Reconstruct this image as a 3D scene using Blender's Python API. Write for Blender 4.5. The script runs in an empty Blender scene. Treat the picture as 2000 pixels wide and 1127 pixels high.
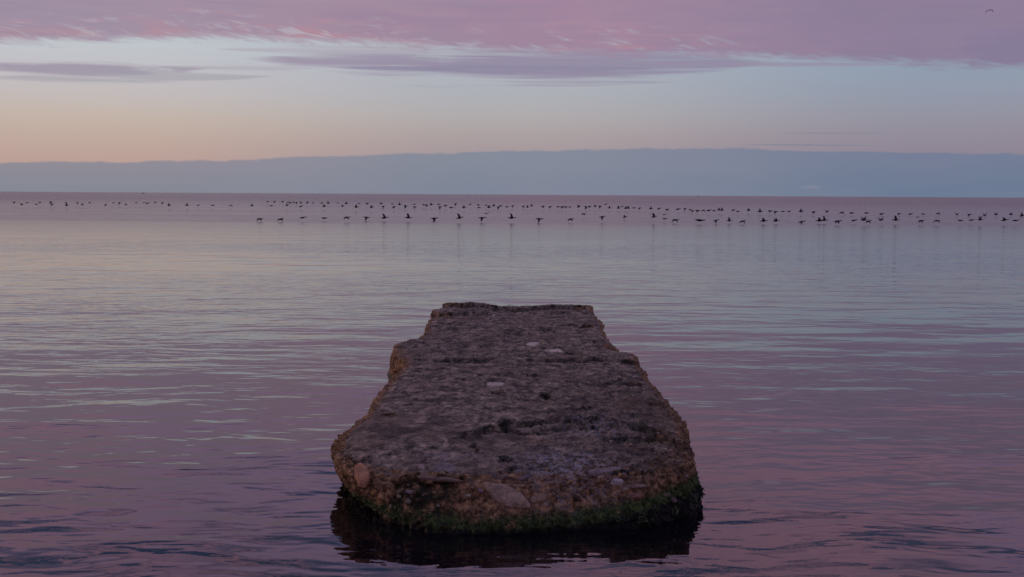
import bpy, bmesh, math, random
import numpy as np
from mathutils import Vector, Matrix

random.seed(7)
sc = bpy.context.scene
COL = sc.collection
R = math.radians

# ------------------------------------------------------------------ camera
H = 3.2                      # eye height above the sea, metres
FPX, CXP, CYP = 2000.0, 1000.0, 563.5
PITCH = math.atan((CYP - 380.0) / FPX)
ROLL = math.atan(0.0060)
_f = Vector((0, math.cos(PITCH), -math.sin(PITCH)))
_r0 = Vector((1, 0, 0)); _u0 = Vector((0, math.sin(PITCH), math.cos(PITCH)))
_r = _r0 * math.cos(ROLL) + _u0 * math.sin(ROLL)
_u = -_r0 * math.sin(ROLL) + _u0 * math.cos(ROLL)
cam_d = bpy.data.cameras.new("camera"); cam = bpy.data.objects.new("camera", cam_d); COL.objects.link(cam)
cam_d.sensor_width = 36; cam_d.lens = 36.0; cam_d.clip_start = 0.1; cam_d.clip_end = 200000
M4 = Matrix.Identity(4)
for i in range(3):
    M4[i][0] = _r[i]; M4[i][1] = _u[i]; M4[i][2] = -_f[i]
M4[2][3] = H
cam.matrix_world = M4
sc.camera = cam

def ray(px, py):
    return (_f + _r * ((px - CXP) / FPX) + _u * ((CYP - py) / FPX)).normalized()
def at_z(px, py, z):
    d = ray(px, py); t = (z - H) / d.z
    return Vector((d.x * t, d.y * t, z))
def at_y(px, py, y):
    d = ray(px, py); t = y / d.y
    return Vector((d.x * t, y, H + d.z * t))
def sky(px, py):             # direction x, elevation in degrees
    d = ray(px, py)
    return d.x, math.degrees(math.asin(d.z))

# ------------------------------------------------------------------ node helpers
def lin(c):
    o = []
    for v in c[:3]:
        v = v / 255.0
        o.append(v / 12.92 if v <= 0.04045 else ((v + 0.055) / 1.055) ** 2.4)
    return (o[0], o[1], o[2], 1.0)

class G:
    """node graph with small expression helpers"""
    def __init__(s, nt): s.nt = nt; s.n = nt.nodes; s.l = nt.links
    def _in(s, sock, v):
        if isinstance(v, bpy.types.NodeSocket): s.l.new(v, sock)
        else: sock.default_value = v
    def m(s, op, a, b=None, c=None, clamp=False):
        nd = s.n.new('ShaderNodeMath'); nd.operation = op; nd.use_clamp = clamp
        s._in(nd.inputs[0], a)
        if b is not None: s._in(nd.inputs[1], b)
        if c is not None: s._in(nd.inputs[2], c)
        return nd.outputs[0]
    def add(s, a, b): return s.m('ADD', a, b)
    def sub(s, a, b): return s.m('SUBTRACT', a, b)
    def mul(s, a, b): return s.m('MULTIPLY', a, b)
    def ss(s, v, lo, hi, o0=0.0, o1=1.0):    # smoothstep
        nd = s.n.new('ShaderNodeMapRange'); nd.interpolation_type = 'SMOOTHSTEP'
        s._in(nd.inputs[0], v); s._in(nd.inputs[1], lo); s._in(nd.inputs[2], hi)
        s._in(nd.inputs[3], o0); s._in(nd.inputs[4], o1)
        return nd.outputs[0]
    def lr(s, v, lo, hi, o0=0.0, o1=1.0):
        nd = s.n.new('ShaderNodeMapRange'); nd.clamp = True
        s._in(nd.inputs[0], v); s._in(nd.inputs[1], lo); s._in(nd.inputs[2], hi)
        s._in(nd.inputs[3], o0); s._in(nd.inputs[4], o1)
        return nd.outputs[0]
    def xyz(s, v):
        nd = s.n.new('ShaderNodeSeparateXYZ'); s.l.new(v, nd.inputs[0]); return nd.outputs
    def vec(s, x, y, z):
        nd = s.n.new('ShaderNodeCombineXYZ')
        for i, q in enumerate((x, y, z)): s._in(nd.inputs[i], q)
        return nd.outputs[0]
    def scale(s, v, sx, sy, sz, ox=0, oy=0, oz=0):
        nd = s.n.new('ShaderNodeMapping'); s.l.new(v, nd.inputs[0])
        nd.inputs['Location'].default_value = (ox, oy, oz); nd.inputs['Scale'].default_value = (sx, sy, sz)
        return nd.outputs[0]
    def noise(s, v, scale, detail=4, rough=0.55, dist=0.0, col=False):
        nd = s.n.new('ShaderNodeTexNoise'); s.l.new(v, nd.inputs['Vector'])
        nd.inputs['Scale'].default_value = scale; nd.inputs['Detail'].default_value = detail
        nd.inputs['Roughness'].default_value = rough; nd.inputs['Distortion'].default_value = dist
        return nd.outputs['Color' if col else 'Fac']
    def vor(s, v, scale, feature='F1', out='Distance', rnd=1.0):
        nd = s.n.new('ShaderNodeTexVoronoi'); s.l.new(v, nd.inputs['Vector']); nd.feature = feature
        nd.inputs['Scale'].default_value = scale; nd.inputs['Randomness'].default_value = rnd
        return nd.outputs[out]
    def ramp(s, f, stops, interp='LINEAR', val=False):
        nd = s.n.new('ShaderNodeValToRGB'); cr = nd.color_ramp; cr.interpolation = interp
        stops = sorted(stops, key=lambda q: q[0])
        while len(cr.elements) < len(stops): cr.elements.new(0.5)
        for i, (p, c) in enumerate(stops):
            e = cr.elements[i]; e.position = p
            e.color = (c, c, c, 1) if val else c
        s._in(nd.inputs[0], f)
        return nd.outputs[0]
    def mix(s, f, a, b, mode='MIX'):
        nd = s.n.new('ShaderNodeMix'); nd.data_type = 'RGBA'; nd.blend_type = mode
        s._in(nd.inputs[0], f); s._in(nd.inputs[6], a); s._in(nd.inputs[7], b)
        return nd.outputs[2]

# ------------------------------------------------------------------ world: dusk sky with cloud sheets
world = bpy.data.worlds.new("World"); sc.world = world; world.use_nodes = True
wt = world.node_tree; wt.nodes.clear(); g = G(wt)
tc = wt.nodes.new('ShaderNodeTexCoord'); DIR = tc.outputs['Generated']
dx, dy, dz = g.xyz(DIR)
el = g.mul(g.m('ARCSINE', dz), 57.29578)
xs = g.m('MULTIPLY_ADD', dx, 1.0, 0.5, clamp=True)          # 0..1 over direction x -0.5..0.5

def X01(px): return min(1, max(0, sky(px, 381)[0] + 0.5))
def EL(px, py): return sky(px, py)[1]

def curve(pts, lo=0.0, hi=10.0):                             # elevation as a function of direction x
    st = [(X01(px), (EL(px, py) - lo) / (hi - lo)) for px, py in pts]
    v = g.ramp(xs, st, 'EASE' if len(st) < 3 else 'B_SPLINE' if False else 'LINEAR', val=True)
    return g.m('MULTIPLY_ADD', v, hi - lo, lo)

E01 = g.m('DIVIDE', el, 16.0, clamp=True)
def col_ramp(px, rows):
    return g.ramp(E01, [(min(1, max(0, EL(px, py) / 16.0)), lin(c)) for py, c in rows] , 'LINEAR')
left = col_ramp(150, [(372, (190, 162, 150)), (310, (188, 160, 151)), (270, (192, 169, 158)), (225, (196, 180, 169)),
                      (180, (195, 187, 186)), (130, (194, 191, 197)), (80, (192, 198, 203)), (0, (178, 184, 198))])
mid = col_ramp(1000, [(378, (164, 150, 154)), (300, (164, 151, 156)), (265, (171, 160, 161)), (225, (175, 171, 173)),
                      (180, (173, 176, 183)), (140, (174, 178, 188)), (80, (177, 182, 191)), (0, (155, 168, 188))])
right = col_ramp(1850, [(386, (140, 131, 148)), (300, (142, 133, 149)), (265, (146, 139, 153)), (225, (148, 147, 161)),
                        (180, (146, 153, 170)), (135, (144, 157, 175)), (80, (144, 160, 178)), (0, (130, 147, 172))])
sL = g.ss(dx, sky(150, 381)[0], sky(1000, 381)[0]); sR = g.ss(dx, sky(1000, 381)[0], sky(1850, 381)[0])
base = g.mix(sR, g.mix(sL, left, mid), right)

# noise fields on the sky (3-D directions, flattened in elevation)
nz_fine = g.noise(g.scale(DIR, 14, 14, 110), 1.0, 5, 0.6)
nz_wisp = g.noise(g.scale(DIR, 11, 11, 62, 3.1, 0.7, 1.3), 1.0, 6, 0.62, 0.5)
nz_wide = g.noise(g.scale(DIR, 3, 3, 16, 7.0, 1.0, 2.0), 1.0, 4, 0.5)
nz_str = g.noise(g.scale(DIR, 5, 5, 150, 1.0, 4.0, 2.0), 1.0, 4, 0.55)
# slanting fibres for the broken edge of the sheet: shear elevation with x
sh = g.vec(g.mul(g.add(dx, g.mul(dz, 1.6)), 44), g.mul(dy, 6), g.mul(g.sub(dz, g.mul(dx, -0.10)), 170))
nz_fib = g.noise(sh, 1.0, 4, 0.55, 0.8)

nz_str2 = g.noise(g.scale(DIR, 6, 6, 210, 2.0, 9.0, 4.0), 1.0, 5, 0.6, 0.3)

def c3(l, m_, r):
    return g.mix(sR, g.mix(sL, lin(l), lin(m_)), lin(r))

# high pink sheet
E2 = curve([(0, 84), (220, 80), (420, 76), (700, 84), (900, 95), (1100, 108), (1300, 108), (1450, 112), (1700, 122), (1850, 130), (2000, 132)], 0, 20)
d2 = g.sub(el, E2)
d2n = g.add(d2, g.add(g.mul(g.sub(nz_fib, 0.5), 1.1), g.mul(g.sub(nz_wisp, 0.5), 0.5)))
m2 = g.ss(d2n, -0.22, 0.42)
# thin patches with blue showing through, in a strip just above the edge, left and centre
strip = g.mul(g.ss(d2, 0.0, 0.3), g.ss(d2, 1.9, 0.9))
hx = g.ramp(xs, [(X01(0), 0.35), (X01(350), 0.75), (X01(650), 1.0), (X01(950), 0.5), (X01(1100), 0.9), (X01(1380), 0.8), (X01(1480), 0.0)], val=True)
holes = g.mul(g.mul(g.mul(g.ss(nz_fib, 0.50, 0.66), g.ss(nz_wisp, 0.42, 0.56)), strip), hx)
m2 = g.mul(m2, g.sub(1.0, g.mul(holes, 0.6)))
pink_a = c3((160, 144, 162), (164, 134, 157), (134, 124, 152))
pink_b = c3((166, 145, 160), (156, 136, 158), (143, 126, 151))
pink = g.mix(g.ss(nz_wide, 0.35, 0.65), pink_a, pink_b)
pink = g.mix(g.mul(g.ss(nz_wisp, 0.40, 0.62), 0.22), pink, c3((174, 152, 166), (172, 142, 162), (150, 132, 158)))
pink = g.mix(g.mul(g.ss(nz_fine, 0.45, 0.62), 0.20), pink, c3((150, 136, 162), (152, 126, 156), (132, 120, 152)))
rose = g.mul(g.mul(g.ss(nz_wisp, 0.45, 0.68), g.mul(g.ss(d2, -0.1, 0.4), g.ss(d2, 2.2, 0.9))),
             g.ramp(xs, [(X01(0), 0.5), (X01(450), 0.85), (X01(700), 1.0), (X01(1150), 0.8), (X01(1400), 0.1)], val=True))
pink = g.mix(g.mul(rose, 0.65), pink, lin((186, 138, 150)))
pink = g.mix(g.mul(g.ss(nz_str, 0.5, 0.7), 0.25), pink, lin((140, 126, 156)))

# overhead: broken pink cloud with slate blue between, above the frame
up1 = g.noise(g.scale(DIR, 5, 5, 22, 11, 3, 5), 1.0, 5, 0.55, 0.4)
gap = g.mul(g.ss(up1, 0.40, 0.54), g.ss(el, 15.0, 23.0))
nish = wt.nodes.new('ShaderNodeTexSky'); nish.sky_type = 'NISHITA'; nish.sun_disc = False
SUN_EL, SUN_AZ = R(3.0), R(-68)          # azimuth measured from the view axis (+Y), negative is left
nish.sun_elevation = SUN_EL; nish.sun_rotation = SUN_AZ
nsk = g.mix(1.0, nish.outputs[0], (0.06, 0.06, 0.06, 1), 'MULTIPLY')
blue_hi = g.mix(0.25, lin((96, 118, 168)), nsk)
highpink = g.mix(g.ss(el, 28, 65), g.mix(g.ss(g.noise(g.scale(DIR, 4, 4, 9, 3, 3, 3), 1.0, 4, 0.55), 0.40, 0.58), lin((200, 164, 208)), lin((214, 164, 192))), lin((130, 112, 146)))
upper = g.mix(g.ss(el, 10.0, 19.0), pink, g.mix(gap, highpink, blue_hi))

def streak(px0, px1, py, hpx, pyr=None, soft=0.9, amp=0.35, n=nz_str):
    """lens-shaped band: centre line from (px0,py) to (px1,pyr), half thickness hpx pixels"""
    pyr = py if pyr is None else pyr
    e0, e1 = EL(px0, py), EL(px1, pyr); x0, x1 = sky(px0, 381)[0], sky(px1, 381)[0]
    ec = g.lr(dx, x0, x1, e0, e1)
    t = g.m('DIVIDE', g.sub(dx, (x0 + x1) / 2), (x1 - x0) / 2)
    w = g.m('SUBTRACT', 1.0, g.mul(t, t), clamp=True)
    hh = g.m('MULTIPLY_ADD', w, math.degrees(hpx / FPX), 0.0001)
    dd = g.m('DIVIDE', g.m('ABSOLUTE', g.sub(el, ec)), hh)
    dd = g.add(dd, g.mul(g.sub(n, 0.5), -amp * 6))
    fw = g.ss(dy, 0.3, 0.6)
    return g.mul(g.mul(g.ss(dd, 1.15, 1.15 - soft), g.ss(w, 0.0, 0.35)), fw)

skyc = base
skyc = g.mix(g.mul(g.mul(streak(470, 1520, 114, 36, 122, 1.0, 0.5), g.ss(nz_str2, 0.26, 0.46)), 0.9), skyc, c3((165, 155, 172), (146, 136, 160), (138, 138, 160)))
skyc = g.mix(g.mul(streak(640, 1300, 132, 10, 134, 0.9, 0.2), 0.5), skyc, lin((134, 128, 156)))
skyc = g.mix(g.mul(g.mul(streak(-160, 430, 131, 14, 135, 1.0, 0.55), g.ss(nz_wisp, 0.30, 0.50)), 0.85), skyc, lin((156, 146, 164)))
skyc = g.mix(g.mul(g.mul(streak(-60, 560, 152, 12, 148, 1.0, 0.5), g.ss(nz_str2, 0.35, 0.55)), 0.6), skyc, lin((160, 158, 168)))
skyc = g.mix(g.mul(streak(300, 640, 131, 7, 134, 1.0, 0.5), 0.5), skyc, lin((165, 156, 168)))
skyc = g.mix(g.mul(streak(420, 900, 96, 10, 98, 1.0, 0.5), 0.6), skyc, lin((172, 164, 178)))
skyc = g.mix(g.mul(streak(1180, 1800, 120, 5, 126, 0.8, 0.15), 0.7), skyc, lin((150, 140, 164)))
skyc = g.mix(g.mul(streak(1510, 1740, 260, 2.2, 260, 0.9, 0.1), 0.6), skyc, lin((134, 134, 148)))
skyc = g.mix(g.mul(streak(1430, 1710, 282, 2.2, 284, 0.9, 0.1), 0.7), skyc, lin((130, 132, 148)))
skyc = g.mix(m2, skyc, upper)
# low blue grey bank along the horizon
E1 = curve([(0, 316), (200, 316), (420, 313), (600, 305), (800, 300), (1000, 295), (1180, 292), (1260, 289), (1450, 289), (1520, 294), (1750, 297), (2000, 301)], 0, 10)
nz_b = g.noise(g.scale(DIR, 40, 40, 90), 1.0, 4, 0.6)
m1 = g.ss(g.add(g.sub(E1, el), g.mul(g.sub(nz_b, 0.5), 0.34)), -0.05, 0.09)
bank_top = c3((146, 140, 150), (131, 138, 153), (115, 125, 149))
bank_bot = c3((134, 137, 148), (125, 133, 150), (103, 121, 146))
bank = g.mix(g.ss(el, 0.0, 2.2), bank_bot, bank_top)
bank = g.mix(g.mul(g.ss(nz_wide, 0.35, 0.7), 0.25), bank, lin((150, 142, 158)))
skyc = g.mix(m1, skyc, bank)
# small pale puffs low in the bank on the right
skyc = g.mix(g.mul(streak(1555, 1605, 366, 3, 366, 1.0, 0.9, nz_b), 0.22), skyc, lin((160, 150, 162)))
# behind the viewer: calmer dusk mauve
back = g.ramp(E01, [(0.0, lin((112, 112, 140))), (0.3, lin((140, 122, 150))), (1.0, lin((130, 112, 142)))])
skyc = g.mix(g.mul(g.ss(dy, 0.1, -0.3), g.ss(el, 40, 20)), skyc, back)
skyc = g.mix(g.ss(el, 0.0, -0.5), skyc, lin((96, 84, 104)))
bgn = wt.nodes.new('ShaderNodeBackground'); wt.links.new(skyc, bgn.inputs[0]); bgn.inputs[1].default_value = 1.0
wo = wt.nodes.new('ShaderNodeOutputWorld'); wt.links.new(bgn.outputs[0], wo.inputs[0])

# ------------------------------------------------------------------ sun: the last low glow, left
sd = bpy.data.lights.new("sun", 'SUN'); so = bpy.data.objects.new("sun", sd); COL.objects.link(so)
sd.energy = 0.42; sd.angle = R(25); sd.color = (1.0, 0.60, 0.38)
sdir = Vector((math.sin(SUN_AZ) * math.cos(R(9)), math.cos(SUN_AZ) * math.cos(R(9)), math.sin(R(9))))
so.rotation_euler = sdir.to_track_quat('Z', 'Y').to_euler()
so.location = (-20, 10, 12)

sc.view_settings.view_transform = 'Standard'; sc.view_settings.look = 'None'
sc.view_settings.exposure = 0.0; sc.view_settings.gamma = 1.0
sc.cycles.max_bounces = 6; sc.cycles.use_denoising = True

# ------------------------------------------------------------------ object helpers
def tag(o, label=None, cat=None, group=None, kind=None):
    if label: o['label'] = label
    if cat: o['category'] = cat
    if group: o['group'] = group
    if kind: o['kind'] = kind
    return o
def mat(name):
    m = bpy.data.materials.new(name); m.use_nodes = True
    nt = m.node_tree; bs = nt.nodes['Principled BSDF']
    return m, G(nt), bs
def pos(gm):
    return gm.n.new('ShaderNodeNewGeometry').outputs['Position']
def objpos(gm):
    return gm.n.new('ShaderNodeTexCoord').outputs['Object']
def bump(gm, h, strength, dist, prev=None):
    b = gm.n.new('ShaderNodeBump'); b.inputs['Strength'].default_value = strength; b.inputs['Distance'].default_value = dist
    gm.l.new(h, b.inputs['Height'])
    if prev is not None: gm.l.new(prev, b.inputs['Normal'])
    return b.outputs[0]
def mesh_obj(name, verts, faces, m=None, parent=None, smooth=True):
    me = bpy.data.meshes.new(name); me.from_pydata([tuple(v) for v in verts], [], faces); me.update()
    if smooth: me.polygons.foreach_set('use_smooth', [True] * len(me.polygons))
    o = bpy.data.objects.new(name, me); COL.objects.link(o)
    if m: me.materials.append(m)
    if parent: o.parent = parent
    return o

# ------------------------------------------------------------------ sea
m_sea, gm, bs = mat('sea_water')
P = pos(gm)
px_, py_, pz_ = gm.xyz(P)
bs.inputs['Base Color'].default_value = (0.006, 0.005, 0.008, 1)
bs.inputs['IOR'].default_value = 1.5
edge = gm.noise(gm.scale(P, 0.012, 0.03, 1), 1.0, 3, 0.6)
wy = gm.add(py_, gm.mul(gm.sub(edge, 0.5), 40))
wind = gm.add(gm.mul(gm.ss(wy, 106.0, 122.0), 0.62), gm.mul(gm.ss(wy, 120.0, 600.0), 0.38))                               # ruffled water beyond the calm
rg = gm.add(gm.lr(py_, 35, 108, 0.012, 0.195), gm.add(gm.mul(wind, 0.03), gm.mul(gm.ss(py_, 130.0, 500.0), 0.05)))
gm.l.new(rg, bs.inputs['Roughness'])
patch = gm.noise(gm.scale(P, 0.03, 0.06, 1, 5, 2, 0), 1.0, 3, 0.5)
warp = gm.noise(gm.scale(P, 0.5, 0.8, 1), 1.0, 2, 0.5)
Pw = gm.vec(px_, gm.add(py_, gm.mul(gm.sub(warp, 0.5), 0.6)), pz_)
h1 = gm.mul(gm.noise(gm.scale(Pw, 0.24, 0.55, 1), 1.0, 2, 0.35), 0.060)
h2 = gm.mul(gm.mul(gm.noise(gm.scale(Pw, 1.0, 2.6, 1, 3, 1, 0), 1.0, 2, 0.5), 0.0175), gm.lr(patch, 0.38, 0.62, 0.42, 1.55))
h3 = gm.mul(gm.mul(gm.noise(gm.scale(Pw, 3.5, 8.0, 1, 1, 7, 0), 1.0, 3, 0.5), 0.0014), gm.lr(patch, 0.35, 0.65, 0.3, 1.4))
hh = gm.add(gm.add(h1, h2), h3)
hh = gm.mul(hh, gm.add(1.0, gm.mul(wind, 6.0)))
gm.l.new(bump(gm, hh, 1.0, 1.0), bs.inputs['Normal'])
# rings: fine near the pier, wide at the horizon
ys = [-400, -60, 0] + list(np.geomspace(4, 60000, 60))
V, F = [], []
for y in ys:
    w = max(400.0, abs(y) * 2.2)
    for k in range(9): V.append((w * (k / 4 - 1), y, 0))
for i in range(len(ys) - 1):
    for k in range(8):
        a = i * 9 + k; F.append((a, a + 1, a + 10, a + 9))
sea = mesh_obj('sea', V, F, m_sea); tag(sea, kind='structure')

# ------------------------------------------------------------------ numpy gradient noise
_rs = np.random.RandomState(3)
_perm = _rs.permutation(256); _perm = np.concatenate([_perm, _perm, _perm])
_gr = _rs.normal(size=(256, 3)); _gr /= np.linalg.norm(_gr, axis=1)[:, None]
def perlin(p):
    i = np.floor(p).astype(np.int64); f = p - i; i &= 255
    u = f * f * f * (f * (f * 6 - 15) + 10)
    r = 0
    for a in (0, 1):
        wa = u[:, 0] if a else 1 - u[:, 0]
        for b in (0, 1):
            wb = u[:, 1] if b else 1 - u[:, 1]
            for c in (0, 1):
                wc = u[:, 2] if c else 1 - u[:, 2]
                h = _perm[_perm[_perm[i[:, 0] + a] + i[:, 1] + b] + i[:, 2] + c]
                gd = _gr[h]
                r = r + wa * wb * wc * (gd[:, 0] * (f[:, 0] - a) + gd[:, 1] * (f[:, 1] - b) + gd[:, 2] * (f[:, 2] - c))
    return r * 1.6
def fbm(p, s, oct=4, rough=0.5, ridged=False, off=0.0):
    s = np.array(s if hasattr(s, '__len__') else (s, s, s), float)
    r = 0; a = 1.0; t = 0
    for o in range(oct):
        n = perlin(p * s * (2.03 ** o) + off + o * 17.3)
        if ridged: n = 1 - 2 * np.abs(n)
        r = r + a * n; t += a; a *= rough
    return r / t
def sstep(x, a, b):
    t = np.clip((x - a) / (b - a), 0, 1); return t * t * (3 - 2 * t)

# ------------------------------------------------------------------ the stone jetty
ZT = 0.52
Lp = [(870, 600), (850, 608), (838, 628), (836, 642), (826, 656), (792, 662), (774, 672), (776, 690), (794, 706), (768, 735),
      (745, 762), (728, 795), (712, 815), (696, 824), (672, 836), (658, 852), (654, 868)]
Rp = [(1152, 602), (1168, 620), (1177, 648), (1190, 665), (1205, 680), (1236, 690), (1250, 715), (1270, 745), (1298, 775),
      (1312, 795), (1330, 820), (1334, 845), (1350, 880), (1356, 900)]
Lw = sorted([(at_z(x, y, ZT).y, at_z(x, y, ZT).x) for x, y in Lp]); Rw = sorted([(at_z(x, y, ZT).y, at_z(x, y, ZT).x) for x, y in Rp])
def stair(y, T):             # like np.interp, but breaking in blocks between the traced points
    a = np.array([q[0] for q in T]); b = np.array([q[1] for q in T])
    k = np.clip(np.searchsorted(a, y) - 1, 0, len(a) - 2); t = np.clip((y - a[k]) / (a[k + 1] - a[k]), 0, 1)
    t2 = t * t * (3 - 2 * t); t2 = t2 * t2 * (3 - 2 * t2); m_ = sstep(y, 11.5, 14.0) * 0.8
    t = t * (1 - m_) + t2 * m_
    return b[k] + (b[k + 1] - b[k]) * t
def xl(y): return stair(y, Lw)
def xr(y): return stair(y, Rw)
Fp = [(654, 868), (664, 892), (695, 912), (750, 922), (850, 929), (1000, 930), (1150, 922), (1280, 925), (1335, 915), (1358, 895)]
fu, fy = [], []
for x, y in Fp:
    w = at_z(x, y, ZT - 0.06); fu.append(2 * (w.x - xl(w.y)) / (xr(w.y) - xl(w.y)) - 1); fy.append(w.y)
def Yf(u): return np.interp(u, fu, fy)
def Yb(u): return 24.6 - 0.5 * np.abs(u) ** 3 * (u < 0) - 0.25 * (u > 0.0) * u

NU, NV, NW = 360, 330, 66
def box_grid():
    U = np.linspace(-1, 1, NU + 1); Vv = np.linspace(0, 1, NV + 1) ** 1.5; W = np.linspace(0, 1, NW + 1)
    idx = {}; uvw = []; faces = []
    def sheet(A, B, fn):
        ids = np.empty((A, B), int)
        for a in range(A):
            for b in range(B):
                k = fn(a, b)
                if k not in idx:
                    idx[k] = len(uvw); uvw.append((U[k[0]], Vv[k[1]], W[k[2]]))
                ids[a, b] = idx[k]
        return ids
    def quads(ids, flip):
        a = ids[:-1, :-1].ravel(); b = ids[1:, :-1].ravel(); c = ids[1:, 1:].ravel(); d = ids[:-1, 1:].ravel()
        q = np.stack([a, d, c, b] if flip else [a, b, c, d], 1); faces.append(q)
    quads(sheet(NU + 1, NV + 1, lambda a, b: (a, b, 0)), False)
    quads(sheet(NU + 1, NW + 1, lambda a, b: (a, 0, b)), True)
    quads(sheet(NU + 1, NW + 1, lambda a, b: (a, NV, b)), False)
    quads(sheet(NV + 1, NW + 1, lambda a, b: (0, a, b)), False)
    quads(sheet(NV + 1, NW + 1, lambda a, b: (NU, a, b)), True)
    return np.array(uvw), np.concatenate(faces)
UVW, QF = box_grid()
u, v, w = UVW[:, 0], UVW[:, 1], UVW[:, 2]
yf, yb = Yf(u), Yb(u)
Y = yf + (yb - yf) * v
# slow wobble of the plan outline
pl = np.stack([np.zeros_like(Y), Y, np.zeros_like(Y)], 1)
XL = xl(Y) + 0.035 * fbm(pl, 1.6, 4, 0.6, off=5.0); XR = xr(Y) + 0.06 * fbm(pl, 1.5, 5, 0.65, off=9.0)
X = XL + (XR - XL) * (u + 1) / 2
ded = np.minimum(np.minimum(X - XL, XR - X), np.minimum(Y - yf, yb - Y)); ded = np.maximum(ded, 0)
P2 = np.stack([X, Y, np.zeros_like(X)], 1)

# --- height of the top
def px_list(lst, z=ZT):
    out = []
    for (x, y, hw, hh_) in lst:
        c = at_z(x, y, z); e = at_z(x + hw, y, z); t = at_z(x, y - hh_, z)
        out.append((c.x, c.y, abs(e.x - c.x), abs(t.y - c.y)))
    return out
CRACKS = px_list([(1100, 703, 45, 4), (1150, 703, 40, 3), (900, 702, 60, 3), (1200, 750, 62, 5), (1066, 776, 12, 5), (757, 813, 20, 4),
                  (1250, 705, 30, 4), (1066, 640, 14, 4), (1140, 603 + 30, 22, 3), (985, 829, 14, 5), (1010, 838, 70, 5), (985, 889, 18, 7),
                  (1110, 832, 70, 4), (1130, 802, 30, 3), (880, 628, 30, 2), (1010, 648, 30, 3), (1240, 855, 60, 5), (1000, 640, 25, 2), (975, 768, 18, 2), (1040, 735, 22, 1.5), (1290, 790, 22, 4), (1120, 690, 20, 2),
                  (800, 912, 40, 3), (860, 915, 50, 4), (1230, 905, 40, 3)])
PUD = px_list([(1041, 668, 17, 5), (1083, 684, 21, 4), (968, 752, 22, 4.5), (997, 733, 16, 1.4)])
big = 0.035 * (1 - 0.85 * sstep(Y, 17, 22)) * fbm(P2, (0.5, 0.35, 1), 3, off=1.0)
med = 0.032 * fbm(P2, (2.2, 1.6, 1), 4, 0.55, off=2.0)
rs_side = sstep(X, 0.0, 1.2) * sstep(Y, 16.5, 12.0)                # rough rubbly area at the right front
rub = fbm(P2, (5.5, 4.0, 1), 4, 0.6, ridged=True, off=4.0)
fine = fbm(P2, (16, 12, 1), 3, 0.6, off=6.0)
calm = 1 - 0.78 * sstep(X, 0.5, -0.3) * sstep(Y, 15.0, 13.0)
top = big + med * calm + 0.026 * calm * fine + 0.014 * fbm(P2, (3.0, 9.0, 1), 3, 0.6, ridged=True, off=8.0) + 0.035 * rs_side * (rub - 0.3) + 0.006 * rub
# a shallow scour in the rough area, bounded by a broken edge (dark line at 830)
sc_c = at_z(1120, 865, ZT)
scn = fbm(P2, 2.6, 4, off=12.0)
dsc = np.sqrt(((X - sc_c.x) / 1.15) ** 2 + ((Y - sc_c.y) / 1.15) ** 2) + 0.35 * scn
scour = sstep(dsc, 1.02, 0.94)
top -= 0.05 * scour
# strata plates: each rises a little further out
def plate(py, x0, x1, dz, off, amp=0.10):
    c = at_z(1000, py, ZT).y
    line = c + amp * (c / 12) * fbm(np.stack([X, np.zeros_like(X), np.zeros_like(X)], 1), 1.1, 4, 0.6, off=off)
    a = at_z(x0, py, ZT).x; b = at_z(x1, py, ZT).x
    return dz * sstep(Y - line, 0.0, 0.05) * sstep(X, a - 0.5, a) * sstep(X, b + 0.5, b)
top += plate(704, 700, 1400, 0.035, 3.0, 0.22) + plate(613, 700, 940, 0.075, 21.0, 0.3) + plate(603, 600, 1500, 0.085, 31.0, 0.12) \
     + plate(608, 1060, 1400, 0.03, 41.0, 0.2) + plate(632, 1100, 1400, 0.03, 51.0, 0.3) + plate(640, 600, 905, 0.03, 61.0, 0.3) + plate(665, 1000, 1400, 0.035, 71.0, 0.3) + plate(676, 600, 960, 0.03, 75.0, 0.3)
top -= 0.15 * sstep(Y, 13.5, 23.0)
cr = np.zeros_like(X)
wx = 0.10 * fbm(P2, 2.0, 3, off=31.0); wyy = 0.16 * fbm(P2, 2.4, 3, off=33.0)
for (cx, cy, hx_, hy_) in CRACKS:
    q = np.sqrt(((X + wx - cx) / hx_) ** 2 + ((Y + wyy - cy) / max(hy_, 0.05)) ** 2)
    cr = np.maximum(cr, sstep(q, 1.15, 0.75))
top -= 0.055 * cr
pudz = []; pudk = np.zeros_like(X)
wx2 = 0.10 * fbm(P2, 3.2, 3, off=35.0); wy2 = 0.20 * fbm(P2, 2.2, 3, off=37.0)
for (cx, cy, hx_, hy_) in PUD:
    q = np.sqrt(((X + wx2 - cx) / hx_) ** 2 + ((Y + wy2 - cy) / hy_) ** 2)
    near = (np.abs(X - cx) < hx_ * 1.6) & (np.abs(Y - cy) < hy_ * 2.0) & (w == 0)
    L = float(np.median(top[near])) if near.any() else 0.0
    k = sstep(q, 2.4, 1.25)
    qn = q + 0.15 + 1.0 * fbm(P2, (8, 4.5, 1), 4, 0.65, off=39.0); flat = L + 0.045 * np.clip(qn - 1.0, -0.6, 1.2); pudk = np.maximum(pudk, k)
    top = top * (1 - k) + flat * k
    pudz.append((cx, cy, hx_, hy_, L))
# --- shoulders and sides
front = np.clip(1 - (Y - yf) / 1.2, 0, 1)
shoulder = (0.09 - 0.055 * sstep(Y, 14, 19)) * np.exp(-ded / (0.06 + 0.12 * front)) + 0.05 * np.exp(-ded / 0.45) * front
z_edge = ZT - 0.11 - 0.05 * front
ztop = ZT + top - shoulder
# at the rim blend the top noise into the side
Z = np.where(w == 0, ztop, 0)
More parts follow.
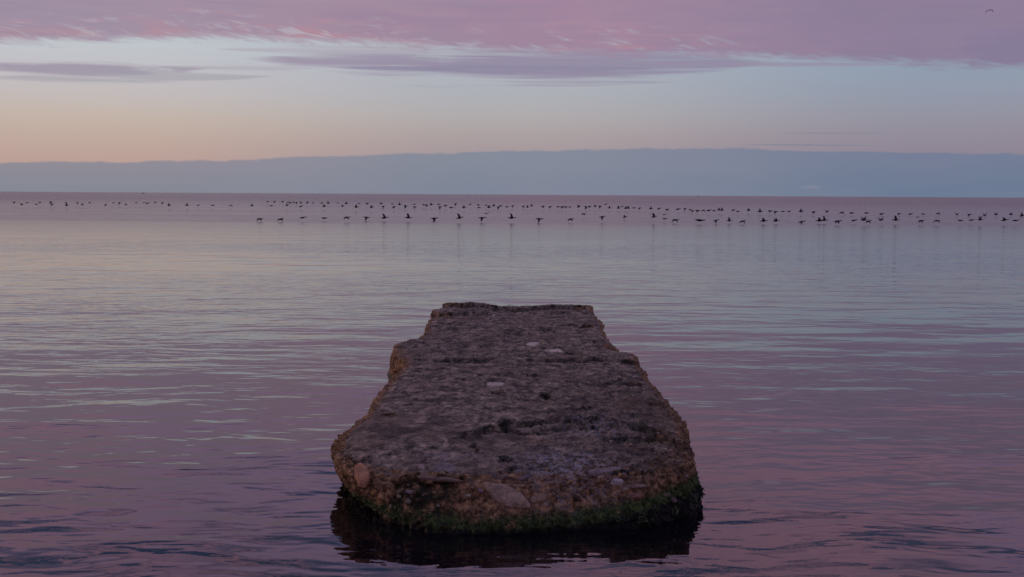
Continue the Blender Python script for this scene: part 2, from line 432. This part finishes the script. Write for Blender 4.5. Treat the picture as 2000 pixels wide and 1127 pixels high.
# sides: height falls from the rim (with its own local height) to below the water
rim = ZT + top - shoulder
zs = rim * (1 - w) + (-0.55) * w
Z = np.where(w > 0, zs, Z)
def prof(table, z):
    t = sorted(table); return np.interp(z, [q[0] for q in t], [q[1] for q in t])
pl_ = prof([(-0.6, -0.75), (-0.2, -0.50), (0.0, -0.36), (0.1, -0.20), (0.2, -0.10), (0.3, -0.02), (0.38, 0.0), (0.45, 0.0)], zs)
pc_ = prof([(-0.6, 0.10), (-0.1, 0.30), (0.0, 0.33), (0.1, 0.30), (0.2, 0.22), (0.3, 0.13), (0.38, 0.06), (0.46, 0.0)], zs)
pr_ = prof([(-0.6, 0.0), (0.0, 0.05), (0.1, 0.08), (0.2, 0.05), (0.3, 0.02), (0.45, 0.0)], zs)
ff = np.exp(-(Y - yf) / 1.3)
tl = sstep(u, -0.35, -0.95); tr = sstep(u, 0.5, 0.95)
pfr = pc_ * (1 - tl) * (1 - tr) + pl_ * tl + pr_ * tr
pside = np.where(u < 0, prof([(-0.6, 0.2), (0.0, 0.10), (0.25, 0.04), (0.45, 0.0)], zs), prof([(-0.6, 0.1), (0.0, 0.05), (0.2, -0.02), (0.3, -0.04), (0.45, 0.0)], zs))
off = pfr * ff + pside * (1 - ff)
sx = np.sign(u) * np.where(np.abs(u) >= 0.9999, 1.0, np.abs(u) ** 5)
ny = -ff + np.where(v >= 0.9999, 1.0, 0.0)
nn = np.sqrt(sx ** 2 + ny ** 2) + 1e-6
off = np.where(w > 0, off, 0)
X3 = X + off * sx / nn; Y3 = Y + off * ny / nn
V3 = np.stack([X3, Y3, Z], 1)
def vnormals(V, Q):
    n = np.cross(V[Q[:, 2]] - V[Q[:, 0]], V[Q[:, 3]] - V[Q[:, 1]])
    vn = np.zeros_like(V)
    for k in range(4): np.add.at(vn, Q[:, k], n)
    return vn / (np.linalg.norm(vn, axis=1)[:, None] + 1e-9)
N3 = vnormals(V3, QF)
if N3[w == 0][:, 2].mean() < 0: QF = QF[:, ::-1]; N3 = -N3
side = 1 - sstep(N3[:, 2], 0.55, 0.9)
frm = np.maximum(side, 0.0)
nS = 0.055 * fbm(V3, 1.7, 3, 0.55, off=80.0) + 0.045 * fbm(V3, 5.5, 3, 0.6, ridged=True, off=82.0) + 0.040 * fbm(V3, 12.0, 3, 0.6, ridged=True, off=84.0)
nT = 0.011 * fbm(V3, 22.0, 3, 0.65, off=86.0)
strat = 0.03 * np.round(2.5 * fbm(V3, (0.4, 0.4, 6.0), 3, 0.5, off=88.0)) / 2.5
V4 = V3 + N3 * (frm * (nS + strat * (Y3 > 13)) + nT * (1 - pudk))[:, None]
# keep the puddle areas untouched
jet = bpy.data.objects.new('stone_jetty', None); COL.objects.link(jet); jet.location = (0.05, 17.2, 0)
tag(jet, 'long weathered stone jetty slab with mossy green base reaching out into the calm sea', 'jetty')
SH = np.array([0.05, 17.2, 0.0])

m_rock, gm, bs = mat('weathered_stone')
P = pos(gm); rx, ry, rz = gm.xyz(P)
nrm = gm.n.new('ShaderNodeNewGeometry').outputs['Normal']; _, _, nz = gm.xyz(nrm)
na = gm.noise(P, 1.1, 5, 0.6); nb = gm.noise(gm.scale(P, 9, 6, 9), 1.0, 6, 0.7); nc = gm.noise(P, 38, 4, 0.7); nd_ = gm.noise(P, 4.0, 5, 0.65)
nf = gm.noise(P, 20, 5, 0.7)
vcol = gm.xyz(gm.vor(P, 26.0, out='Color'))[0]                       # aggregate: each pebble its own shade
mott = gm.add(gm.mul(nb, 0.55), gm.add(gm.mul(nd_, 0.30), gm.mul(na, 0.15)))
colr = gm.ramp(mott, [(0.41, (0.040, 0.032, 0.026, 1)), (0.46, (0.165, 0.130, 0.095, 1)), (0.51, (0.320, 0.252, 0.188, 1)), (0.58, (0.56, 0.44, 0.32, 1))])
agg = gm.ramp(vcol, [(0.0, (0.5, 0.5, 0.5, 1)), (0.5, (0.95, 0.93, 0.9, 1)), (0.85, (1.1, 1.05, 1.0, 1)), (1.0, (1.9, 1.75, 1.6, 1))])
colr = gm.mix(0.55, colr, agg, 'MULTIPLY')
colr = gm.mix(gm.mul(gm.ss(na, 0.48, 0.62), 0.55), colr, (0.15, 0.095, 0.060, 1))
colr = gm.mix(gm.mul(gm.ss(gm.noise(gm.scale(P, 1, 1, 1, 9, 4, 2), 2.3, 5, 0.65), 0.52, 0.60), 0.62), colr, (0.055, 0.046, 0.040, 1))
colr = gm.mix(gm.mul(gm.ss(nc, 0.60, 0.72), 0.5), colr, (0.38, 0.31, 0.25, 1))
colr = gm.mix(gm.mul(gm.ss(nc, 0.45, 0.32), 0.8), colr, (0.020, 0.018, 0.015, 1))
# brown iron stain on the worn faces
at_f = gm.n.new('ShaderNodeAttribute'); at_f.attribute_name = 'face'
sidem = gm.ss(gm.add(at_f.outputs['Fac'], gm.mul(gm.sub(nd_, 0.5), 0.9)), 0.35, 0.55)
brn = gm.ramp(gm.add(gm.mul(nf, 0.6), gm.mul(nb, 0.4)), [(0.38, (0.020, 0.012, 0.007, 1)), (0.46, (0.14, 0.074, 0.034, 1)), (0.53, (0.37, 0.205, 0.095, 1)), (0.62, (0.68, 0.41, 0.21, 1))])
colr = gm.mix(gm.mul(sidem, 0.92), colr, brn)
rsm = gm.mul(gm.ss(rx, 0.0, 1.4), gm.ss(ry, 15.5, 12.5))
colr = gm.mix(gm.mul(gm.mul(rsm, gm.ss(nd_, 0.42, 0.56)), 0.7), colr, gm.mix(gm.ss(nf, 0.4, 0.6), (0.040, 0.026, 0.018, 1), (0.20, 0.125, 0.075, 1)))
# black-green shade painted into the cracks, scour edge and steep plate faces
at_n = gm.n.new('ShaderNodeAttribute'); at_n.attribute_name = 'recess_shade'
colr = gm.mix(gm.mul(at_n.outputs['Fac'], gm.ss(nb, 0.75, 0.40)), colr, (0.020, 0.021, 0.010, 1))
# pale lichen and droppings patch
at_l = gm.n.new('ShaderNodeAttribute'); at_l.attribute_name = 'lichen'
lsp = gm.ss(gm.noise(P, 14, 6, 0.75), 0.47, 0.58)
colr = gm.mix(gm.mul(gm.mul(at_l.outputs['Fac'], lsp), 0.85), colr, (0.50, 0.47, 0.50, 1))
spk = gm.vor(P, 9.0); spk = gm.mul(gm.ss(spk, 0.17, 0.10), gm.ss(nd_, 0.50, 0.56))
colr = gm.mix(gm.mul(spk, 0.7), colr, (0.50, 0.46, 0.44, 1))
# green algae band, then black wet film at the water
gl = gm.add(rz, gm.mul(gm.sub(nd_, 0.5), 0.22)); gl = gm.sub(gl, gm.mul(gm.ss(rx, 0.4, 2.0), 0.19))
grn = gm.ramp(nf, [(0.36, (0.008, 0.014, 0.004, 1)), (0.48, (0.034, 0.062, 0.014, 1)), (0.60, (0.10, 0.16, 0.038, 1))])
colr = gm.mix(gm.mul(gm.mul(gm.ss(gl, 0.20, 0.10), gm.ss(gm.add(gm.noise(P, 6.5, 4, 0.7), gm.mul(gm.ss(rx, -0.6, 0.8), 0.14)), 0.40, 0.50)), 0.95), colr, grn)
colr = gm.mix(gm.ss(gl, 0.075, 0.02), colr, (0.006, 0.006, 0.005, 1))
gm.l.new(colr, bs.inputs['Base Color'])
gm.l.new(gm.lr(rz, 0.02, 0.2, 0.35, 0.88), bs.inputs['Roughness'])
bs.inputs['Specular IOR Level'].default_value = 0.3
hb = gm.add(gm.add(gm.mul(nc, 0.4), gm.mul(nb, 0.8)), gm.add(gm.mul(nf, 0.8), gm.mul(gm.vor(P, 26.0), -0.5)))
gm.l.new(bump(gm, hb, 1.0, 0.035), bs.inputs['Normal'])

slab = mesh_obj('rock_slab', [], [], m_rock, jet)
me = slab.data
me.from_pydata((V4 - SH).tolist(), [], QF.tolist()); me.update()
me.polygons.foreach_set('use_smooth', [True] * len(me.polygons))
recess_shade = np.clip(cr * 1.0 + 0.9 * (sstep(np.abs(dsc - 0.98), 0.10, 0.02) * (Y > sc_c.y + 0.3)), 0, 1)
steep = (w == 0) * sstep(N3[:, 2], 0.93, 0.75) * (ded > 0.12)  # step faces of the plates get the painted shade too
recess_shade = np.clip(np.maximum(recess_shade, steep), 0, 1)
lc = at_z(1090, 893, ZT)
lich = np.exp(-(((X - lc.x) / 0.55) ** 2 + ((Y - lc.y) / 0.42) ** 2) ** 1.0) + 0.6 * np.exp(-(((X - 1.0) / 0.4) ** 2 + ((Y - 11.7) / 0.5) ** 2)) + 0.7 * np.exp(-(((X + 0.65) / 0.3) ** 2 + ((Y - 10.35) / 0.15) ** 2))
face = np.where(w > 0, 1.0, np.maximum((1 - sstep(N3[:, 2], 0.80, 0.97)) * sstep(ded, 0.55, 0.25), 0.5 * np.exp(-(ded / 0.15) ** 2) * (0.6 + 0.4 * (Y < 12))))
for nm, arr in (('face', face), ('recess_shade', recess_shade), ('lichen', np.clip(lich, 0, 1))):
    a = me.attributes.new(nm, 'FLOAT', 'POINT'); a.data.foreach_set('value', arr.astype(np.float32))

# --- algae fringe, thousands of small fronds in one mesh
m_alg, gm, bs = mat('green_algae')
P = pos(gm); n1 = gm.noise(P, 14, 3, 0.6)
gm.l.new(gm.ramp(n1, [(0.3, (0.010, 0.018, 0.004, 1)), (0.5, (0.034, 0.062, 0.014, 1)), (0.7, (0.10, 0.155, 0.038, 1))]), bs.inputs['Base Color'])
bs.inputs['Roughness'].default_value = 0.6
N4 = vnormals(V4, QF)
rr = np.random.RandomState(5)
cand = np.where((w > 0) & (V4[:, 2] > 0.07) & (Y < 14) & (N4[:, 1] < 0.5))[0]
gz = V4[cand, 2] + 0.09 * fbm(V4[cand], 2.2, 3, off=101.) - 0.18 * sstep(V4[cand, 0], 0.4, 2.0)
cl = fbm(V4[cand], 7.0, 2, off=107.)
keep = cand[(gz < 0.13 + 0.06 * rr.rand(len(cand))) & (cl > 0.02)]
pick = rr.choice(keep, min(4200, len(keep)), replace=False)
AV, AF = [], []
for i in pick:
    p = V4[i]; n = N4[i]
    d = n * rr.uniform(0.5, 1.0) + np.array([rr.normal(0, .5), rr.normal(0, .3), -rr.uniform(0.2, 1.2)]); d /= np.linalg.norm(d)
    s = np.cross(d, n); s /= (np.linalg.norm(s) + 1e-6); Lf = rr.uniform(0.012, 0.032); wd = rr.uniform(0.005, 0.012)
    b = len(AV); p = p - n * 0.004
    AV += [p - s * wd, p + s * wd, p + d * Lf * 0.6 + s * wd * 0.9, p + d * Lf - np.array([0, 0, Lf * 0.3]), p + d * Lf * 0.6 - s * wd * 0.9]
    AF.append((b, b + 1, b + 2, b + 3, b + 4))
alg = mesh_obj('algae', [tuple(q - SH) for q in AV], AF, m_alg, jet, smooth=False); alg['kind'] = 'stuff'

# --- stones set in the face
m_st, gm, bs = mat('pale_stone')
P = objpos(gm); n1 = gm.noise(P, 9, 5, 0.65); n2 = gm.noise(P, 45, 3, 0.6)
oi = gm.n.new('ShaderNodeObjectInfo').outputs['Color']
cc = gm.mix(1.0, oi, gm.ramp(gm.add(gm.mul(n1, 0.5), gm.mul(gm.noise(P, 28, 5, 0.75), 0.5)), [(0.38, (0.75, 0.70, 0.64, 1)), (0.5, (1.5, 1.4, 1.3, 1)), (0.62, (2.0, 1.85, 1.7, 1))]), 'MULTIPLY')
gm.l.new(cc, bs.inputs['Base Color']); bs.inputs['Roughness'].default_value = 0.85
gm.l.new(bump(gm, gm.add(n2, n1), 1.0, 0.03), bs.inputs['Normal'])
def surf_at(px, py):
    d = np.array(ray(px, py)); o = np.array([0, 0, H])
    rel = V4 - o; t = rel @ d; dist = np.linalg.norm(rel - t[:, None] * d, axis=1)
    ok = np.where(dist < 0.035)[0]
    i = ok[np.argmin(t[ok])] if len(ok) else np.argmin(dist)
    return V4[i], N4[i]
def stone(px, py, sx_, sy_, th, colr, rot=0.0, tilt=0.0, label=None, seed=0, poly=None, ndir=None):
    p, n = surf_at(px, py)
    n = Vector(n) if ndir is None else Vector(ndir); n.normalize()
    ex = Vector((1, 0, 0)); ex = (ex - n * ex.dot(n)).normalized(); ey = n.cross(ex)
    ex, ey = ex * math.cos(rot) + ey * math.sin(rot), ey * math.cos(rot) - ex * math.sin(rot)
    bm = bmesh.new(); rs_ = np.random.RandomState(seed + 100)
    if poly: ring = [(q[0], q[1]) for q in poly]
    else:
        nq = rs_.randint(6, 10); ring = [((0.85 + 0.3 * rs_.rand()) * math.cos(t), (0.75 + 0.3 * rs_.rand()) * math.sin(t)) for t in np.sort(np.linspace(0, 2 * math.pi, nq, endpoint=False) + rs_.uniform(-.25, .25, nq))]
    for (qx, qy) in ring:
        h_ = rs_.uniform(0.5, 1.0); kx = rs_.uniform(0.72, 0.9)
        for (sc_, hh2) in ((1.0, 0.35 * h_), (kx, h_), (1.05, -0.8)):
            bm.verts.new(ex * (qx * sx_ * sc_) + ey * (qy * sy_ * sc_) + n * (th * hh2))
    bmesh.ops.convex_hull(bm, input=bm.verts[:])
    bmesh.ops.subdivide_edges(bm, edges=bm.edges[:], cuts=3, use_grid_fill=True)
    bmesh.ops.smooth_vert(bm, verts=bm.verts[:], factor=0.5, use_axis_x=True, use_axis_y=True, use_axis_z=True)
    for vv in bm.verts:
        c = np.array([[vv.co.x, vv.co.y, vv.co.z]])
        vv.co += n * float(0.30 * th * fbm(c + seed, 14.0, 3)[0])
    me_ = bpy.data.meshes.new('embedded_stone'); bm.to_mesh(me_); bm.free()
    me_.materials.append(m_st)
    o = bpy.data.objects.new('embedded_stone', me_); COL.objects.link(o); o.parent = jet
    o.location = Vector(p) - Vector(SH) - n * th * 0.25; o.color = colr
    if label: o['label'] = label
    return o
stone(992, 968, 0.23, 0.12, 0.045, (0.30, 0.225, 0.17, 1), -0.15, seed=1, label='flat pale angular stone set in the front face', poly=[(-1.25, 0.75), (-0.2, 0.95), (0.5, 0.35), (0.95, -0.35), (1.0, -0.8), (0.1, -1.05), (-0.5, -0.5)], ndir=(0.0, -0.75, 0.66))
stone(1052, 968, 0.10, 0.06, 0.05, (0.25, 0.18, 0.13, 1), 0.2, seed=2, label='small brown stone beside the flat pale stone')
stone(709, 918, 0.075, 0.19, 0.045, (0.34, 0.18, 0.10, 1), 0.25, seed=3, poly=[(-0.6, -0.9), (0.1, -1.1), (0.75, -0.7), (1.05, 0.0), (0.8, 0.7), (0.1, 1.05), (-0.7, 0.8), (-1.0, 0.1)], label='rounded orange stone near the left corner')
stone(862, 934, 0.24, 0.035, 0.022, (0.17, 0.125, 0.10, 1), -0.12, seed=4, label='long thin shard under the front lip', ndir=(0.0, -0.45, 0.89))
stone(868, 910, 0.15, 0.12, 0.03, (0.19, 0.165, 0.16, 1), 0.0, seed=5)
stone(1180, 913, 0.22, 0.05, 0.03, (0.22, 0.19, 0.19, 1), 0.16, seed=6, ndir=(0.0, -0.4, 0.9))
stone(1202, 934, 0.06, 0.04, 0.03, (0.34, 0.32, 0.34, 1), 0.1, seed=7)
stone(1240, 944, 0.12, 0.025, 0.02, (0.20, 0.15, 0.13, 1), -0.05, seed=8)
stone(1240, 963, 0.09, 0.035, 0.03, (0.18, 0.10, 0.075, 1), 0.0, seed=9)
stone(822, 906, 0.035, 0.06, 0.035, (0.33, 0.26, 0.24, 1), 0.3, seed=10)
stone(1192, 676, 0.12, 0.10, 0.08, (0.16, 0.10, 0.06, 1), 0.0, seed=11)
rq = np.random.RandomState(11)
for k in range(38):                       # rubble pressed into the rough front part
    x_ = rq.uniform(760, 1340); y_ = rq.uniform(835, 985) if x_ > 950 else rq.uniform(915, 985)
    s_ = rq.uniform(0.012, 0.034); b_ = rq.uniform(0.10, 0.26)
    stone(x_, y_, s_ * rq.uniform(1, 1.8), s_, s_ * 0.6, (b_ * 1.05, b_ * rq.uniform(0.7, 0.92), b_ * rq.uniform(0.55, 0.9), 1), rq.uniform(-1, 1), seed=20 + k)

# --- puddles lying in the hollows of the top
m_pud, gm, bs = mat('puddle_water')
bs.inputs['Base Color'].default_value = (0.05, 0.04, 0.04, 1); bs.inputs['Roughness'].default_value = 0.03; bs.inputs['IOR'].default_value = 1.45
plab = ['pale puddle on the jetty top, farthest from the viewer', 'pale wide puddle on the jetty top, just right of and nearer than the farthest one',
        'small puddle left of centre on the middle of the jetty top', 'thin shallow sliver of water on the middle of the jetty top']
for (cx, cy, hx_, hy_, L), lb in zip(pudz, plab):
    V = [(0, 0, 0)] + [(1.7 * hx_ * math.cos(a) , 1.7 * hy_ * math.sin(a), 0) for a in np.linspace(0, 2 * math.pi, 40, endpoint=False)]
    F = [(0, 1 + k, 1 + (k + 1) % 40) for k in range(40)]
    o = mesh_obj('puddle', V, F, m_pud); o.location = (cx, cy, ZT + L - 0.004)
    tag(o, lb, 'puddle', 'puddles on top of the jetty')

# ------------------------------------------------------------------ birds
m_bird, gm, bs = mat('dark_feathers')
P = objpos(gm); n1 = gm.noise(P, 12, 3, 0.6)
gm.l.new(gm.ramp(n1, [(0.3, (0.016, 0.015, 0.017, 1)), (0.7, (0.040, 0.036, 0.036, 1))]), bs.inputs['Base Color']); bs.inputs['Roughness'].default_value = 0.6
m_gull, gm, bs = mat('grey_feathers')
P = objpos(gm); n1 = gm.noise(P, 12, 3, 0.6)
gm.l.new(gm.ramp(n1, [(0.3, (0.05, 0.045, 0.055, 1)), (0.7, (0.09, 0.08, 0.09, 1))]), bs.inputs['Base Color']); bs.inputs['Roughness'].default_value = 0.7

def tube(V, F, path, rads, nseg=8):
    base = len(V)
    for i, (p, r) in enumerate(zip(path, rads)):
        t = Vector(path[min(i + 1, len(path) - 1)]) - Vector(path[max(i - 1, 0)]); t.normalize()
        side = t.cross(Vector((0, 0, 1)))
        side = side.normalized() if side.length > 1e-3 else Vector((1, 0, 0))
        up = side.cross(t)
        for k in range(nseg):
            a = 2 * math.pi * k / nseg
            V.append(Vector(p) + side * (r[0] * math.cos(a)) + up * (r[1] * math.sin(a)))
    for i in range(len(path) - 1):
        for k in range(nseg):
            a = base + i * nseg + k; b = base + i * nseg + (k + 1) % nseg
            F.append((a, b, b + nseg, a + nseg))
    F.append(tuple(base + k for k in range(nseg))[::-1]); F.append(tuple(base + (len(path) - 1) * nseg + k for k in range(nseg)))
def bird_mesh(name, wing_in, wing_out, sweep=0.15, neck=1.0, span=0.62, m=None, chord=0.14, fat=1.0):
    """one continuous bird flying towards +X; wing angles in degrees above level"""
    V, F = [], []
    body = [(-0.40, 0, 0.0), (-0.30, 0, 0.0), (-0.18, 0, 0.0), (-0.05, 0, -0.01), (0.10, 0, 0.0), (0.20, 0, 0.015), (0.30 * neck, 0, 0.03), (0.37 * neck, 0, 0.045), (0.42 * neck, 0, 0.05), (0.50 * neck, 0, 0.045)]
    rad = [(0.055, 0.014), (0.06, 0.03), (0.08, 0.07), (0.10, 0.105), (0.09, 0.09), (0.055, 0.055), (0.038, 0.04), (0.042, 0.044), (0.03, 0.032), (0.012, 0.012)]
    tube(V, F, body, [(a * fat, b * fat) for a, b in rad], 10)
    for s in (-1, 1):
        b = len(V); st = []
        p = Vector((0.03, s * 0.04, 0.03)); N = 7
        for i in range(N):
            f = i / (N - 1); a = R(wing_in + (wing_out - wing_in) * f)
            if i: p = p + Vector((-sweep * (0.2 if f < 0.5 else 1.0) / (N - 1), s * math.cos(a) * span / (N - 1), math.sin(a) * span / (N - 1)))
            ch = chord * (1 - 0.55 * f ** 1.6) if i < N - 1 else 0.02
            up = Vector((0, -s * math.sin(a), math.cos(a))) * (0.03 * (1 - 0.6 * f))
            st.append([p + Vector((ch, 0, 0)), p + up + Vector((ch * 0.3, 0, 0)), p - Vector((ch, 0, 0)), p - up * 0.4 + Vector((ch * 0.3, 0, 0))])
        for q in st: V += q
        for i in range(N - 1):
            for k in range(4):
                a = b + i * 4 + k; c = b + i * 4 + (k + 1) % 4
                fc = (a, c, c + 4, a + 4); F.append(fc if s > 0 else fc[::-1])
        F.append((b, b + 1, b + 2, b + 3)); F.append(tuple(b + (N - 1) * 4 + k for k in (3, 2, 1, 0)))
    me = bpy.data.meshes.new(name); me.from_pydata([tuple(q) for q in V], [], F); me.update()
    o = bpy.data.objects.new(name, me); COL.objects.link(o)
    rm = o.modifiers.new('r', 'REMESH'); rm.mode = 'VOXEL'; rm.voxel_size = 0.011; rm.use_smooth_shade = True
    dg = bpy.context.evaluated_depsgraph_get(); new = bpy.data.meshes.new_from_object(o.evaluated_get(dg))
    bpy.data.objects.remove(o); new.name = name; new.materials.append(m or m_bird)
    new.polygons.foreach_set('use_smooth', [True] * len(new.polygons))
    return new
POSE = {'up': (bird_mesh('bird_up', 68, 76, span=0.46, sweep=0.2), 'wings raised high'),
        'mid': (bird_mesh('bird_mid', 38, 22), 'wings half raised'),
        'level': (bird_mesh('bird_level', 6, -4), 'wings level'),
        'droop': (bird_mesh('bird_droop', -8, -42), 'drooping wings'),
        'down': (bird_mesh('bird_down', -42, -72, span=0.5), 'wings beaten downward'),
        'glide': (bird_mesh('bird_glide', 14, -12, span=0.68, sweep=0.05), 'long gliding wings')}
NEAR = [(507, 427.5, 'droop', 1.0), (547.5, 428, 'droop', 1), (591, 425, 'level', 1), (633, 426, 'glide', 1), (677, 424.5, 'droop', 1), (715.5, 424.5, 'down', 1),
 (750.5, 425.5, 'up', 1.1), (797, 425, 'up', 1.1), (848, 426.5, 'down', 1.15), (897, 425.5, 'up', 1.1), (941, 425.5, 'down', 1.1), (949, 417, 'level', .7),
 (999, 425.5, 'up', 1.15), (1053, 427.5, 'down', 1.1), (1114.5, 428, 'droop', 1), (1140, 417.5, 'droop', .9), (1176, 423.5, 'down', 1), (1220, 424, 'mid', .9),
 (1277, 423.5, 'up', 1), (1297, 419, 'level', .7), (1298, 427, 'level', .8), (1319, 429.5, 'droop', 1.1), (1366, 430, 'glide', 1.45), (1398, 430.5, 'down', .9),
 (1424, 431, 'up', .9), (1450, 432, 'droop', 1), (1491, 431.5, 'mid', 1.1), (1515, 431.5, 'mid', 1), (1565.5, 433, 'droop', 1.1), (1600, 431, 'mid', 1.15),
 (1609.5, 430, 'up', 1.1), (1636, 432, 'droop', 1.1), (1668, 430.5, 'level', 1), (1686.5, 429.5, 'mid', 1.1), (1696, 432, 'droop', .95), (1720, 429.5, 'mid', 1),
 (1749, 429.5, 'up', 1.1), (1792, 424, 'level', .7), (1799, 431, 'droop', 1), (1830, 431, 'droop', 1), (1875.5, 430.6, 'glide', .9), (1897, 429.8, 'level', .9),
 (1914, 429, 'up', 1), (1961.5, 430, 'mid', 1.05), (1983, 430.6, 'level', 1)]
FAR = [(27.5,395),(42.5,400),(53,396),(71,399),(78,396),(99,396),(101,400),(129,397),(130,401),(151,396),(160.5,400),(175,395.5),(206,399.5),(221,396),(233,396),(246,400),(266,396),(281,396),(287,398),(291,396),(303,396),(317,397),(330,401),(365,401),(387,401),(415,401),(451,401),(492,402),
 (523,394),(529.5,402),(536,395),(552,393.5),(560.5,401),(562.5,395),(567,396),(573,396),(579,395.5),(587.5,396.5),(587.5,403),(600,396.5),(611.5,396),(628,396),(633,403),(641,397),(659.5,396.5),(669,403),(676,397.5),(695.5,404.5),(701,397.5),(717,397),(725.5,405),(744,398),(748.5,403),(766,398.5),(769,404),(780,399.5),(792,402),(809,399),(810,404),(827.5,400),(833,402),(842,400),(857,399),(859,404),(870,401),(881,405.5),(889.5,398),(905.5,405.5),(918,399),(934,401),(935,405.5),(949,401),(954.5,405),(964,402),(973,404.5),(977.5,402),
 (990,404),(1001,402),(1022,402.5),(1030,404.5),(1038,402),(1060.5,403),(1074,404),(1090,404),(1098,404),(1105,404),(1113,404),(1130,404),(1144.5,404),(1151.5,403),(1162,403),(1172,402.5),(1183,399),(1190,406),(1208,406.5),(1215,403),(1222,407),(1226.5,406.5),(1238,406),(1249,406.5),(1271,407.5),(1287,407.5),(1303,409),(1324,408.5),(1337.5,407.5),(1348,409.5),(1352.5,412),(1362.5,411),(1374,410.5),(1384,411),(1394.5,411.5),(1404,410),(1410,410.5),(1432,410),(1441,413),
 (1462,411),(1484,413),(1504,412),(1514.5,413.5),(1528.5,413),(1541,413),(1564,413),(1589,414),(1615,414),(1644,415),(1663,416),(1692,416),(1721.5,418),(1755.5,417.5),(1778,418),(1803,418),(1832,416.6),(1869,419),(1893,419),(1923,420.5),(1945,419),(1974,419),(1996,421)]
def ordw(n):
    return '%d%s' % (n, 'th' if 10 <= n % 100 <= 20 else {1: 'st', 2: 'nd', 3: 'rd'}.get(n % 10, 'th'))
protos = {}
def place_bird(px, py, D, pose, size, yaw, label, group, pitch=0.0):
    p = at_y(px, py, D)
    if pose not in protos:
        o = bpy.data.objects.new('flying_bird', POSE[pose][0]); protos[pose] = o
    else:
        o = protos[pose].copy()
    COL.objects.link(o); o.location = p; o.rotation_euler = (0, pitch, yaw); o.scale = (size, size, size * (1.0 if D < 150 else 1.35))
    tag(o, label, 'bird', group)
rb = np.random.RandomState(21)
NEAR.sort()
for i, (x, y, pose, s) in enumerate(NEAR):
    D = 118 + rb.uniform(-4, 4)
    if y < 425 and s < 0.95: D = 135 + rb.uniform(0, 8)
    place_bird(x, y, D, pose, s * 1.0, R(rb.uniform(-28, 28)), 'dark bird with %s, %s from the left in the near line' % (POSE[pose][1], ordw(i + 1)), 'dark birds skimming the water in the near line', R(rb.uniform(-12, 8)))
FAR.sort()
bounds = [0] + [q[0] for q in NEAR] + [2001]
rankw = ['leftmost', 'second', 'third', 'fourth', 'fifth', 'sixth', 'seventh', 'eighth', 'ninth']
farpose = ['mid', 'mid', 'level', 'droop', 'down', 'level', 'droop', 'mid']
seg = {}
for j, (x, y) in enumerate(FAR):
    k = max(i for i in range(len(bounds)) if bounds[i] <= x); seg.setdefault(k, []).append(j)
for k, js in seg.items():
    for r_, j in enumerate(js):
        x, y = FAR[j]
        if k == 0: lb = 'tiny dark far bird, %s from the left end of the far flock' % ordw(r_ + 1)
        else:
            rk = 'only one' if len(js) == 1 else '%s of %d' % (rankw[r_], len(js))
            lb = 'tiny far bird, %s above the gap right of the %s near bird' % (rk, ordw(k))
        hor = 374 + 0.006 * x
        D = min(260, max(170, 6400.0 / (y + 7 - hor) + rb.uniform(-8, 8)))
        place_bird(x, y, D, farpose[rb.randint(8)], rb.uniform(0.85, 1.15) * (0.85 if x < 460 else 1.0), R(rb.uniform(-30, 30)), lb, 'tiny dark birds of the far flock', R(rb.uniform(-12, 10)))
gl_me = bird_mesh('gull', 30, -85, sweep=0.10, neck=0.55, span=0.78, m=m_gull, chord=0.17, fat=0.6)
gu = bpy.data.objects.new('seagull', gl_me); COL.objects.link(gu); gu.scale = (0.68, 0.68, 0.68); gu.location = at_y(1932, 20, 105)
gu.rotation_euler = (R(-10), 0, R(98)); tag(gu, 'lone grey gull with arched wings high in the pink cloud', 'seagull')

# ------------------------------------------------------------------ two boats on the horizon
m_hull, gm, bs = mat('boat_paint'); n1 = gm.noise(objpos(gm), 1.0, 3)
gm.l.new(gm.ramp(n1, [(0.3, (0.06, 0.06, 0.07, 1)), (0.7, (0.09, 0.09, 0.10, 1))]), bs.inputs['Base Color'])
def boat(px, D, L, lb):
    b = at_y(px, 374 + 0.006 * px, D); e = bpy.data.objects.new('fishing_boat', None); COL.objects.link(e)
    e.location = (b.x, D, 0); tag(e, lb, 'boat', 'small boats on the horizon')
    h = L * 0.16; wdt = L * 0.14
    secs = [(-0.5, 0.75, 0.9), (-0.3, 0.95, 0.85), (0.0, 1.0, 0.85), (0.3, 0.75, 1.0), (0.5, 0.05, 1.35)]
    V, F = [], []
    for (t, k, zt) in secs:
        V += [(t * L, -wdt * k, h * zt), (t * L, -wdt * k * 0.5, -0.5), (t * L, wdt * k * 0.5, -0.5), (t * L, wdt * k, h * zt)]
    for i in range(4):
        for q in range(4): a = i * 4 + q; c = i * 4 + (q + 1) % 4; F.append((a, a + 4, c + 4, c))
    F += [(0, 1, 2, 3), (19, 18, 17, 16)]
    mesh_obj('hull', V, F, m_hull, e, False)
    bm = bmesh.new(); bmesh.ops.create_cube(bm, size=1.0)
    for vv in bm.verts:
        top_ = vv.co.z > 0
        vv.co = Vector((vv.co.x * L * (0.26 if top_ else 0.32) - L * 0.08, vv.co.y * wdt * 1.2, h * 0.8 + (vv.co.z + 0.5) * L * 0.2))
    c_me = bpy.data.meshes.new('cabin'); bm.to_mesh(c_me); bm.free(); c_me.materials.append(m_hull)
    o = bpy.data.objects.new('cabin', c_me); COL.objects.link(o); o.parent = e
    V, F = [], []; tube(V, F, [(-L * .05, 0, h), (-L * .05 + .01, 0, h + L * 0.38)], [(L * .012, L * .012)] * 2, 6)
    mesh_obj('mast', V, F, m_hull, e)
boat(280, 2600, 7.5, 'tiny dark boat on the horizon at the left under the blue bank')
boat(1364, 3300, 6.5, 'tiny faint boat on the horizon right of the jetty')
